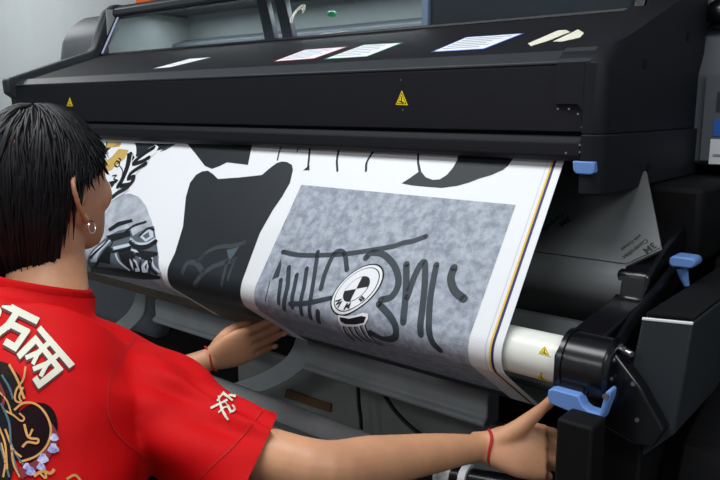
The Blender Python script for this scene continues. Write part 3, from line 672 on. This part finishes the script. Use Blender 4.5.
ball(body, HP(.089, 0, -.040), (.012, .022, .006), Matrix((hf, hr, hu)).transposed()); ball(body, HP(.088, 0, -.052), (.012, .020, .006), Matrix((hf, hr, hu)).transposed())
for s in (-1, 1):
    ball(body, HP(.083, s * .030, .034), (.012, .022, .007), Matrix((hf, hr, hu)).transposed())   # brow
    ball(body, HP(.064, s * .041, -.012), (.026, .023, .032), Matrix((hf, hr, hu)).transposed())  # cheekbone
    # ear: helix rim, bowl and lobe, leaning back and out
    def EP(l, h, w=0): return HP(-.010 + l * 1.1 + h * -.25, s * (.069 + w * 1.1 + max(0, -l) * .55), -.008 + h * 1.18)
    rim = [EP(.012, .004, .002), EP(.012, .020, .006), EP(.004, .030, .007), EP(-.010, .031, .008), EP(-.021, .022, .009), EP(-.023, .006, .009), EP(-.017, -.010, .008), EP(-.008, -.022, .006), EP(.002, -.030, .004)]
    tube(body, smooth_path(rim, 3), .0046, 8, round_end=True)
    ball(body, EP(-.004, .003, -.001), (.016, .006, .024), Matrix((hf, hr, hu)).transposed())
    ball(body, EP(.003, -.027, .003), (.0085, .0045, .010), Matrix((hf, hr, hu)).transposed())
    tube(body, [EP(.010, -.006, .003), EP(.012, .004, .004)], .004, 8)
# arms
def limb(pts, rs, n=5, seg=18):
    sp = smooth_path(pts, n); rr = []
    for i in range(len(rs) - 1):
        for k in range(n): rr.append(rs[i] + (rs[i + 1] - rs[i]) * k / n)
    rr.append(rs[-1]); tube(body, sp, rr, seg, round_end=True)
limb([neck0.lerp(shR, .5) + V((0, 0, -.045)), shR + V((0, 0, -.012)), shR.lerp(elR, .5) + V((0, 0, -.022)), elR, elR.lerp(wrR, .32) + V((0, 0, -.002)), elR.lerp(wrR, .7), wrR], [.038, .042, .037, .036, .0345, .0265, .0175], seg=20)
hgL = None
tipL = S(*uv_px(275, 326), .010)
wrL = at_y(208, 360, .875); elL = V((-1.315, .66, .70))
limb([neck0.lerp(shL, .5) + V((0, 0, -.045)), shL + V((0, 0, -.012)), shL.lerp(elL, .5), elL, elL.lerp(wrL, .4), wrL], [.038, .045, .046, .038, .036, .0235])
# legs
for s in (-1, 1):
    hip = pel + PR * s * .085 + V((0, 0, -.03)); kn = pel + PR * s * .10 + V((.0, .10, -.36)); an = pel + PR * s * .10 + V((0, -.04, -.66))
    limb([hip, hip.lerp(kn, .5), kn, kn.lerp(an, .4) + V((0, -.01, 0)), an], [.085, .075, .055, .055, .038])
    tube(body, [an + V((0, -.03, -.05)), an + V((-.01, .06, -.055)), an + V((-.02, .15, -.065))], [(.032, .030), (.038, .026), (.034, .018)], 14, round_end=True)
NAILS = []
def hand(W, d, nb, thumb_pts, bends, spread, lens=(.068, .076, .070, .055), k=1.):
    """W wrist, d towards the knuckles, nb out of the back of the hand; thumb side s"""
    d = d.normalized(); nb = (nb - d * nb.dot(d)).normalized(); s = d.cross(nb).normalized()
    if s.dot(thumb_pts[0] - W) < 0: s = -s
    rings = [(-.02, .020, .017), (.0, .0225, .0168), (.02, .031, .017), (.045, .039, .017), (.07, .0415, .0145), (.088, .040, .0115)]
    loft(body, [ellring(W + d * a * k, s * b * k, nb * c_ * k, 24, 2.3) for a, b, c_ in rings])
    for i in range(4):
        base = W + d * (.084 - (.004 if i in (0, 3) else 0) - (.006 if i == 3 else 0)) * k + s * (.0295 - .0197 * i) * k
        ang = 0; p = base - d * .02 * k; dd = (d + s * spread * (1.5 - i)).normalized(); pts = [p, base]; rs = [.0095 * k, .0098 * k]
        for j, (fr_, be) in enumerate(zip((.45, .31, .24), bends[i] if isinstance(bends[0], (tuple, list)) else bends)):
            ang += be; dirn = dd * math.cos(ang) - nb * math.sin(ang)
            for h in (.5, 1): pts.append(pts[-1] + dirn * lens[i] * fr_ * k * .5); rs.append((.0092, .0084, .0074)[j] * k * (1 if i < 3 else .88))
        tube(body, pts, rs, 12, round_end=True)
        NAILS.append((pts[-1] + (nb * math.cos(ang) + dd * math.sin(ang)) * .0066 * k, dirn, (nb * math.cos(ang) + dd * math.sin(ang)).normalized(), .0052 * k))
    tp = [V(p) for p in thumb_pts]; sp = smooth_path([W + d * .012 * k + s * .006 * k] + tp, 4); m_ = len(sp)
    tube(body, sp, [(.017 - .0085 * min(1, i / (m_ * .7))) * k for i in range(m_)], 12, round_end=True)
# right hand closes round the post, thumb up to the cap
toC = (CAM - wrR).normalized()
knR = at_y(546, 452, .905)
hand(wrR, knR - wrR, toC + V((0, 0, .25)), [at_y(513, 432, .882), at_y(530, 419, .893), at_y(543, 408, .897), at_y(552, 400, .899)], (.75, .95, .55), .06)
# left hand lies under the fold, fingers towards the right
knL = wrL.lerp(tipL, .53) + V((0, 0, -.004)); toC = (CAM - wrL).normalized()
hand(wrL, knL - wrL, toC * .8 + V((.2, 0, -.55)), [at_y(222, 340, .905), at_y(232, 330, .93), at_y(242, 325, .945), at_y(249, 325, .955)], (-.02, .12, .1), .0, k=1.05)
bb = remesh(body, .0034, 5)
PS = empty('person', 'black-haired person in a red T-shirt seen from behind, arms reaching to the print', 'person', (-1.0, .25, FLOOR))
obj('body', bb, M['skin'], PS, angle=180)
for p_, dd, nn, r in NAILS:
    s = dd.cross(nn).normalized(); b = B(); ball(b, p_, (r, r * 1.25, .0012), Matrix((s, dd, nn)).transposed(), 10); obj('fingernail', b, M['nail'], PS)
for s in (-1, 1):
    b = B(); ball(b, HP(.082, s * .031, .018), (.012, .012, .012)); e_ = obj('eye', b, M['eye'], PS)
    b = B(); ball(b, HP(.0925, s * .031, .018), (.003, .006, .006)); obj('iris', b, M['inkblack'], e_)
# bracelets and earring
def band(c, ax, r1, r2, nb, lab):
    ax = ax.normalized(); u, w_ = frame(ax, nb); b = B()
    pts = [c + u * r1 * math.cos(a) + w_ * r2 * math.sin(a) + ax * .002 * math.sin(3 * a) for a in [2 * PI * i / 30 for i in range(31)]]
    tube(b, pts, .0023, 7)
    return b
obj('thread_bracelet', band(wrR + (knR - wrR).normalized() * .008, (knR - wrR), .0195, .0245, (CAM - wrR).normalized().cross(knR - wrR), ''), M['thread'], PS, 'red thread bracelet on the right wrist')
obj('thread_bracelet', band(wrL + (knL - wrL).normalized() * .006, (knL - wrL), .0215, .0275, (CAM - wrL).normalized().cross(knL - wrL), ''), M['thread'], PS, 'red thread bracelet on the left wrist')
s = 1; ec0 = HP(.001, .079, -.052)
pts = [ec0 + hf * .0095 * math.cos(a) + hu * .0095 * math.sin(a) + hr * .004 * math.sin(a * .5) for a in [PI * .75 + 2 * PI * .93 * i / 24 for i in range(25)]]
b = B(); tube(b, pts, .0011, 7); obj('hoop_earring', b, M['silver'], PS, 'small silver hoop earring')

# hair: scalp shell plus tapered locks combed from the crown
hc = HP(-.006, 0, .022); HA, HW, HH = .102, .0835, .112
def hend(a):
    a = abs((a + PI) % (2 * PI) - PI); d_ = math.degrees(a)
    pts = [(0, 70), (25, 70), (48, 74), (62, 84), (76, 90), (94, 94), (104, 116), (114, 148), (150, 158), (180, 158)]
    for (x0, y0), (x1, y1) in zip(pts, pts[1:]):
        if x0 <= d_ <= x1: return math.radians(y0 + (y1 - y0) * (d_ - x0) / (x1 - x0))
    return math.radians(158)
def hsurf(a, th, k=1.):
    st = math.sin(min(th, PI * .5)) if th < PI * .5 else 1 - .42 * (min(1, (th - PI * .5) / 1.05)) ** 1.6
    z = math.cos(th) if th < PI * .5 else -1.20 * (th - PI * .5)
    back = -.012 * max(0, th - PI * .5) if math.cos(a) < 0 else 0
    return hc + hf * (HA * k * st * math.cos(a) + back) + hr * (HW * k * st * math.sin(a)) + hu * (HH * k * z)
hair = B(); grid = []
for j in range(15):
    grid.append([hair.verts.new(hsurf(2 * PI * i / 48, max(.02, hend(2 * PI * i / 48) * .97) * j / 14 + .015, .955)) for i in range(48)])
for a, b_ in zip(grid, grid[1:]):
    for i in range(48): hair.faces.new((a[i], a[(i + 1) % 48], b_[(i + 1) % 48], b_[i]))
hair.faces.new(grid[0])
rng = random.Random(3)
for i in range(2300):
    a = rng.uniform(-PI, PI); te = hend(a) * rng.uniform(.86, 1.07); t0 = te * rng.random() ** .6 * .75; L = rng.uniform(.45, .75)
    t1 = min(te, t0 + L * 1.5) if rng.random() < .6 else te
    if t1 - t0 < .3: t0 = max(.02, t1 - .6)
    sw = rng.uniform(-.22, .22) + .10; k0 = rng.uniform(.955, .985); k1 = rng.uniform(.985, 1.04); n = 7; pts = []; cl = rng.uniform(-.004, .010)
    for j in range(n):
        t = j / (n - 1); th = t0 + (t1 - t0) * t
        p = hsurf(a + sw * t * min(1, .4 + th), th, k0 + (k1 - k0) * math.sin(PI * min(.75, t) / 1.5))
        if t > .7: p += (p - hc).normalized() * cl * (t - .7) / .3
        pts.append(p)
    r = rng.uniform(.0019, .0040)
    tube(hair, pts, [r * .6, r, r, r * .95, r * .8, r * .5, r * .12], 5, caps=False)
obj('hair', hair, M['hair'], PS, angle=180, fixn=False)

# red T-shirt
sh = B()
spS = [(pel + V((0, -.01, .06)) + PR * .05, .255, .155), (wai + V((0, -.01, 0)) + PR * .075, .295, .165), (che + V((0, -.005, 0)) + PR * .03, .230, .145), (upc + V((0, .0, .005)), .178, .112), (neck0 + V((0, -.012, -.022)), .095, .078), (neck0 + V((0, .004, .012)), .073, .070), (neck0 + V((0, .016, .085)), .068, .066)]
loft(sh, sp_rings(0, spS, 36, 2.3))
hemR = at_d(262, 440, .905) ; hemD = (elR - shR).normalized()
def sleeve(S_, E_, frac, N, r0, r1, drop):
    d_ = (E_ - S_).normalized(); L_ = (E_ - S_).length; ctr = neck0.lerp(S_, .35) + V((0, 0, -.035))
    pts = [ctr, neck0.lerp(S_, .75) + V((0, 0, -.015)), S_ + d_ * .03, S_ + d_ * L_ * frac * .5 + V((0, 0, -drop * .75)), S_ + d_ * (L_ * frac + .05) + V((0, 0, -drop))]
    sp = smooth_path(pts, 5); rs = []
    for a, b_ in zip(r0, r0[1:]):
        for k in range(5): rs.append(tuple(a[q] + (b_[q] - a[q]) * k / 5 for q in (0, 1)))
    rs.append(r0[-1]); tube(sh, sp, rs, 28); return S_ + d_ * L_ * frac + V((0, 0, -drop)), d_
hR, hdR = sleeve(shR + V((0, 0, -.010)), elR, .68, 0, [(.07, .050), (.082, .050), (.084, .053), (.082, .062), (.080, .068)], 0, .036)
hL, hdL = sleeve(shL, elL, .78, 0, [(.07, .06), (.085, .075), (.086, .080), (.085, .080), (.085, .080)], 0, .01)
sb = remesh(sh, .006, 9)
# soft cloth folds running along the sleeve and across the back
for v in sb.verts:
    p = v.co; q = p - shR; al = q.dot(hdR); rad = q - hdR * al
    w = max(0, min(1, (al + .02) / .10)); n_ = v.normal
    ang = math.atan2(rad.dot(Z), rad.dot(hdR.cross(Z).normalized()))
    f1 = math.sin(ang * 5 + al * 16) * .0050 * w + math.sin(ang * 8 - al * 34 + 1) * .0022 * w
    wt = 1 - w
    f2 = (math.sin(p.x * 26 + p.z * 40) * .0042 + math.sin(p.x * 55 - p.z * 25 + 2) * .0014) * wt
    v.co += n_ * (f1 + f2)
def cut(bm_, co, no, near, rad):
    fs = [f for f in bm_.faces if (f.calc_center_median() - near).length < rad]
    es = {e for f in fs for e in f.edges}; vs = {v for f in fs for v in f.verts}
    bmesh.ops.bisect_plane(bm_, geom=list(vs) + list(es) + fs, plane_co=co, plane_no=no)
    no = V(no).normalized()
    dl = [f for f in bm_.faces if (f.calc_center_median() - near).length < rad and (f.calc_center_median() - co).dot(no) > 1e-5]
    bmesh.ops.delete(bm_, geom=dl, context='FACES')
away = (hR - CAM).normalized(); cut(sb, hR, hdR + away * .4, hR + hdR * .06, .21); cut(sb, hL, hdL, hL + hdL * .06, .19)
nk = neck0 + V((0, .006, .016)); cut(sb, nk, V((.03, .32, 1)), nk + V((0, 0, .03)), .12)
cut(sb, pel + V((0, 0, .02)), V((0, 0, -1)), pel + V((0, 0, -.05)), .32)
bmesh.ops.delete(sb, geom=[v for v in sb.verts if not v.link_faces], context='VERTS')
sb.normal_update(); bvh = BVHTree.FromBMesh(sb)
TM = ['red', 'seam', 'tee_white', 'tee_maroon', 'tee_dark', 'tee_gold', 'tee_teal', 'tee_crimson', 'tee_blue', 'tee_slate']
deco = []
def decal(px, m, layer, step=5.):
    """a printed shape lying on the cloth: cut fine, then laid on the shirt surface"""
    t = bmesh.new()
    try: f = t.faces.new([t.verts.new((x, y, 0)) for x, y in px])
    except ValueError: t.free(); return
    bmesh.ops.triangulate(t, faces=[f])
    xs = [p[0] for p in px]; ys = [p[1] for p in px]
    for ax, lo, hi in ((0, min(xs), max(xs)), (1, min(ys), max(ys))):
        c = lo + step
        while c < hi:
            bmesh.ops.bisect_plane(t, geom=t.verts[:] + t.edges[:] + t.faces[:], plane_co=(c, c, 0), plane_no=(1 - ax, ax, 0)); c += step
    P_ = {}
    for v in t.verts:
        r = ray(v.co.x, v.co.y).normalized(); h = bvh.ray_cast(CAM, r)
        P_[v] = None if h[0] is None else h[0] + h[1] * (.0010 + .0005 * layer)
    for f in t.faces:
        if all(P_[v] is not None for v in f.verts):
            c = [P_[v] for v in f.verts]
            if max((a - b_).length for a in c for b_ in c) < .04: deco.append((c, m))
    t.free()
def dstroke(pts, w, m, layer, taper=False):
    sp = smooth_path([V((x, y, 0)) for x, y in pts], 5) if len(pts) > 2 else [V((*pts[0], 0)), V((*pts[1], 0))]
    k = len(sp); L = []; R_ = []
    for i, p in enumerate(sp):
        t = (sp[min(i + 1, k - 1)] - sp[max(i - 1, 0)]).normalized(); s_ = V((-t.y, t.x, 0)) * w * .5 * ((1 - .8 * i / (k - 1)) if taper else 1); L.append(p + s_); R_.append(p - s_)
    for i in range(k - 1): decal([tuple(q_.xy) for q_ in (L[i], L[i + 1], R_[i + 1], R_[i])], m, layer)
# large characters on the back (ivory with a maroon drop edge)
def quadmap(q):
    TL, TR, BR, BL = [V(p) for p in q]
    return lambda u, v: tuple(TL.lerp(TR, u).lerp(BL.lerp(BR, u), v))
def bar(mp, pts, w, m, layer, off=(0, 0)):
    for (u0, v0), (u1, v1) in zip(pts, pts[1:]):
        d_ = V((u1 - u0, v1 - v0)); d_.normalize(); n_ = V((-d_.y, d_.x)) * w * .5; e = d_ * w * .42
        c = [(u0 - e.x + n_.x, v0 - e.y + n_.y), (u1 + e.x + n_.x, v1 + e.y + n_.y), (u1 + e.x - n_.x, v1 + e.y - n_.y), (u0 - e.x - n_.x, v0 - e.y - n_.y)]
        decal([(mp(*p)[0] + off[0], mp(*p)[1] + off[1]) for p in c], m, layer)
GL = [(quadmap(((7, 304), (37, 319), (20, 353), (-9, 339))), [([(0, .06), (1, .06)], .19), ([(.40, .1), (.33, .5), (.06, .95)], .2), ([(.38, .44), (.9, .44), (.82, .94), (.52, .92)], .19)]),
      (quadmap(((42, 329), (72, 364), (40, 389), (18, 354))), [([(.02, .06), (.98, .06)], .17), ([(.08, .98), (.08, .34), (.92, .34), (.92, .96), (.78, .96)], .15), ([(.34, .1), (.34, .5), (.24, .84)], .11), ([(.34, .5), (.44, .78)], .1), ([(.66, .1), (.66, .5), (.56, .84)], .11), ([(.66, .5), (.77, .78)], .1)])]
for mp, st in GL:
    for pts, w_ in st: bar(mp, pts, w_, 'tee_maroon', 1, (-.6, 2.6))
for mp, st in GL:
    for pts, w_ in st: bar(mp, pts, w_, 'tee_white', 2)
decal([(-4, 309), (1, 309), (2.5, 312), (1, 318), (-4, 318)], 'tee_white', 2)
# brush-style character on the sleeve
for px, w in ((((211, 409), (219, 405), (228, 400)), 2.8), (((219, 396), (221, 408), (226, 416)), 2.6), (((217, 402), (220, 398), (224, 393)), 2.4), (((223, 394), (228, 397), (233, 401)), 2.4), (((226, 403), (230, 412), (234, 411), (233, 405)), 2.8), (((222, 408), (224, 414), (229, 420)), 2.6), (((231, 414), (226, 408), (219, 413)), 1.8), (((229, 396), (232, 396), (236, 397)), 2.4)):
    dstroke(px, w * .8, 'tee_white', 2)
# illustration on the lower back: dark disc, gold rim and curls, patterned band
decal([(-6, 360), (8, 364), (20, 376), (26, 392), (20, 405), (10, 418), (8, 440), (16, 460), (10, 484), (-6, 484)], 'tee_teal', 1)
decal([(33 + 24 * math.cos(a) - 6 * math.sin(a), 433 + 30 * math.sin(a)) for a in [2 * PI * i / 24 for i in range(24)]], 'tee_dark', 2)
decal([(52, 424), (58, 434), (57, 446), (48, 460), (34, 472), (22, 480), (18, 470), (34, 462), (46, 450), (52, 438)], 'tee_crimson', 3)
for (x, y, r) in ((54, 438, 4), (53, 449, 5), (43, 459, 5), (41, 467, 4), (31, 472, 4.5), (27, 467, 3.5)):
    decal([(x + r * math.cos(a) * (1 + .3 * math.sin(3 * a)), y + r * math.sin(a)) for a in [2 * PI * i / 12 for i in range(12)]], 'tee_blue', 4, 3)
for px, w in ((((15, 411), (24, 404), (36, 405), (46, 415), (51, 430), (47, 446), (36, 457), (20, 463)), 2.2), (((26, 368), (24, 380), (17, 391), (16, 401), (22, 403), (20, 397), (24, 388)), 2), (((10, 366), (18, 380), (25, 400)), 2.4), (((5, 411), (14, 416), (22, 422), (25, 419), (20, 414)), 1.8), (((25, 425), (29, 438), (38, 440), (37, 444), (28, 443), (23, 448)), 2.4), (((33, 430), (30, 437)), 2), (((0, 428), (6, 445), (8, 470)), 2), (((6, 430), (14, 450), (22, 458)), 2), (((34, 477), (42, 472), (50, 474), (54, 470)), 3), (((0, 392), (8, 402), (12, 414)), 1.8)):
    dstroke(px, w, 'tee_gold', 4)
for px, w, m in ((((2, 404), (10, 424), (12, 448), (18, 474)), 2.2, 'tee_slate'), (((-2, 436), (4, 456), (10, 478)), 2.2, 'tee_slate'), (((10, 438), (16, 454), (24, 466)), 1.6, 'tee_slate'), (((3, 376), (10, 388), (14, 400)), 2.2, 'tee_slate'),
                 (((0, 384), (5, 396), (4, 406)), 2.6, 'tee_crimson'), (((2, 444), (6, 462), (4, 478)), 2., 'tee_gold'), (((12, 446), (14, 464), (20, 478)), 1.8, 'tee_gold'), (((40, 474), (46, 479), (44, 468)), 2., 'tee_gold'), (((66, 480), (74, 476), (80, 482)), 2.4, 'tee_gold')):
    dstroke(px, w, m, 4)
# seams: armhole, sleeve hem, collar
dstroke([(147, 326), (128, 346), (113, 370), (107, 396), (109, 420), (122, 440), (150, 462)], 1.1, 'seam', 1)
dstroke([(262, 411), (250, 427), (233, 447), (212, 466), (196, 482)], 1.0, 'seam', 1)
me_ = {}
for c, m in deco:
    try:
        f = sb.faces.new([sb.verts.new(p) for p in c]); f.normal_update()
        if f.normal.dot(CAM - c[0]) < 0: f.normal_flip()
        f.material_index = TM.index(m)
    except ValueError: pass
shirt = obj('t_shirt', sb, [M[k] for k in TM], PS, 'red T-shirt with printed characters and an illustration on the back', angle=180, fixn=False)
# collar rib
b = B(); cpts = []
for a in [2 * PI * i / 40 for i in range(41)]:
    p = neck0 + V((-.006, .006, .014)) + PR * .068 * math.cos(a) + PB * .069 * math.sin(a); p.z -= .32 * (p.y - neck0.y - .006); cpts.append(p)
tube(b, cpts, [(.005, .011)] * 41, 8); obj('collar', b, M['red'], shirt)
# trousers and shoes
tr_ = B(); tmp = body
loft(tr_, sp_rings(.012, [(pel + V((0, -.02, -.08)), .165, .12), (pel, .168, .12), (pel.lerp(wai, .6), .155, .112)]))
for s in (-1, 1):
    hip = pel + PR * s * .085 + V((0, 0, -.03)); kn = pel + PR * s * .10 + V((.0, .10, -.36)); an = pel + PR * s * .10 + V((0, -.04, -.64))
    tube(tr_, smooth_path([hip, hip.lerp(kn, .5), kn, kn.lerp(an, .5), an], 3), [.10] * 3 + [.092] * 3 + [.078] * 3 + [.075] * 3 + [.066], 18)
tb_ = remesh(tr_, .009, 6); obj('trousers', tb_, M['trouser'], PS, angle=180)
for s in (-1, 1):
    an = pel + PR * s * .10 + V((0, -.04, -.66)); b = B()
    tube(b, [an + V((.003, -.075, -.048)), an + V((0, -.03, -.045)), an + V((-.01, .06, -.052)), an + V((-.02, .15, -.062)), an + V((-.022, .18, -.066))], [(.03, .035), (.043, .042), (.048, .036), (.044, .026), (.036, .020)], 16, round_end=True)
    for v in b.verts: v.co.z = max(v.co.z, FLOOR + .001)
    obj('shoe', b, M['shoe'], PS, bevel=0)

# ------------------------------------------------------------------ lights
def area(name, loc, sx, sy, e, rot=(0, 0, 0), col=(1, 1, 1)):
    l = bpy.data.lights.new(name, 'AREA'); l.shape = 'RECTANGLE'; l.size = sx; l.size_y = sy; l.energy = e; l.color = col
    o_ = bpy.data.objects.new(name, l); o_.location = loc; o_.rotation_euler = rot; COL.objects.link(o_)
area('interior_fill_lamp', (-1.38, 1.58, 1.618), 1.7, .02, 5, col=(.95, .98, 1))  # unseen strip lamp, added under the hood to brighten the interior behind the window
area('ceiling_lamp', (-1.35, .30, 2.72), 2.4, .6, 45, col=(.96, .98, 1))
area('ceiling_lamp', (-1.2, -2.0, 2.72), 2.4, .6, 36, col=(.96, .98, 1))
area('ceiling_lamp', (1.4, .2, 2.72), 1.2, .6, 30, col=(.96, .98, 1))
area('ceiling_lamp', (-5.2, 1.55, 2.72), 1.6, .6, 33, col=(.98, 1, 1))  # unseen lamp added at the far left to brighten the back wall
w = bpy.data.worlds.new('World'); SC.world = w; w.use_nodes = True
w.node_tree.nodes['Background'].inputs[0].default_value = (.6, .65, .7, 1); w.node_tree.nodes['Background'].inputs[1].default_value = .2

# ------------------------------------------------------------------ camera and view
cd = bpy.data.cameras.new('camera'); cd.sensor_width = 36; cd.lens = 36; cd.clip_start = .02
co = bpy.data.objects.new('camera', cd); COL.objects.link(co)
co.matrix_world = Matrix((RT.to_4d(), UPV.to_4d(), (-FWD).to_4d(), (0, 0, 0, 1))).transposed()
mw = Matrix.Identity(4)
for i in range(3): mw[i][0] = RT[i]; mw[i][1] = UPV[i]; mw[i][2] = -FWD[i]; mw[i][3] = CAM[i]
co.matrix_world = mw
SC.camera = co
SC.view_settings.view_transform = 'Standard'; SC.view_settings.look = 'None'; SC.view_settings.gamma = 1
SC.view_settings.use_curve_mapping = False; SC.view_settings.exposure = 0.0
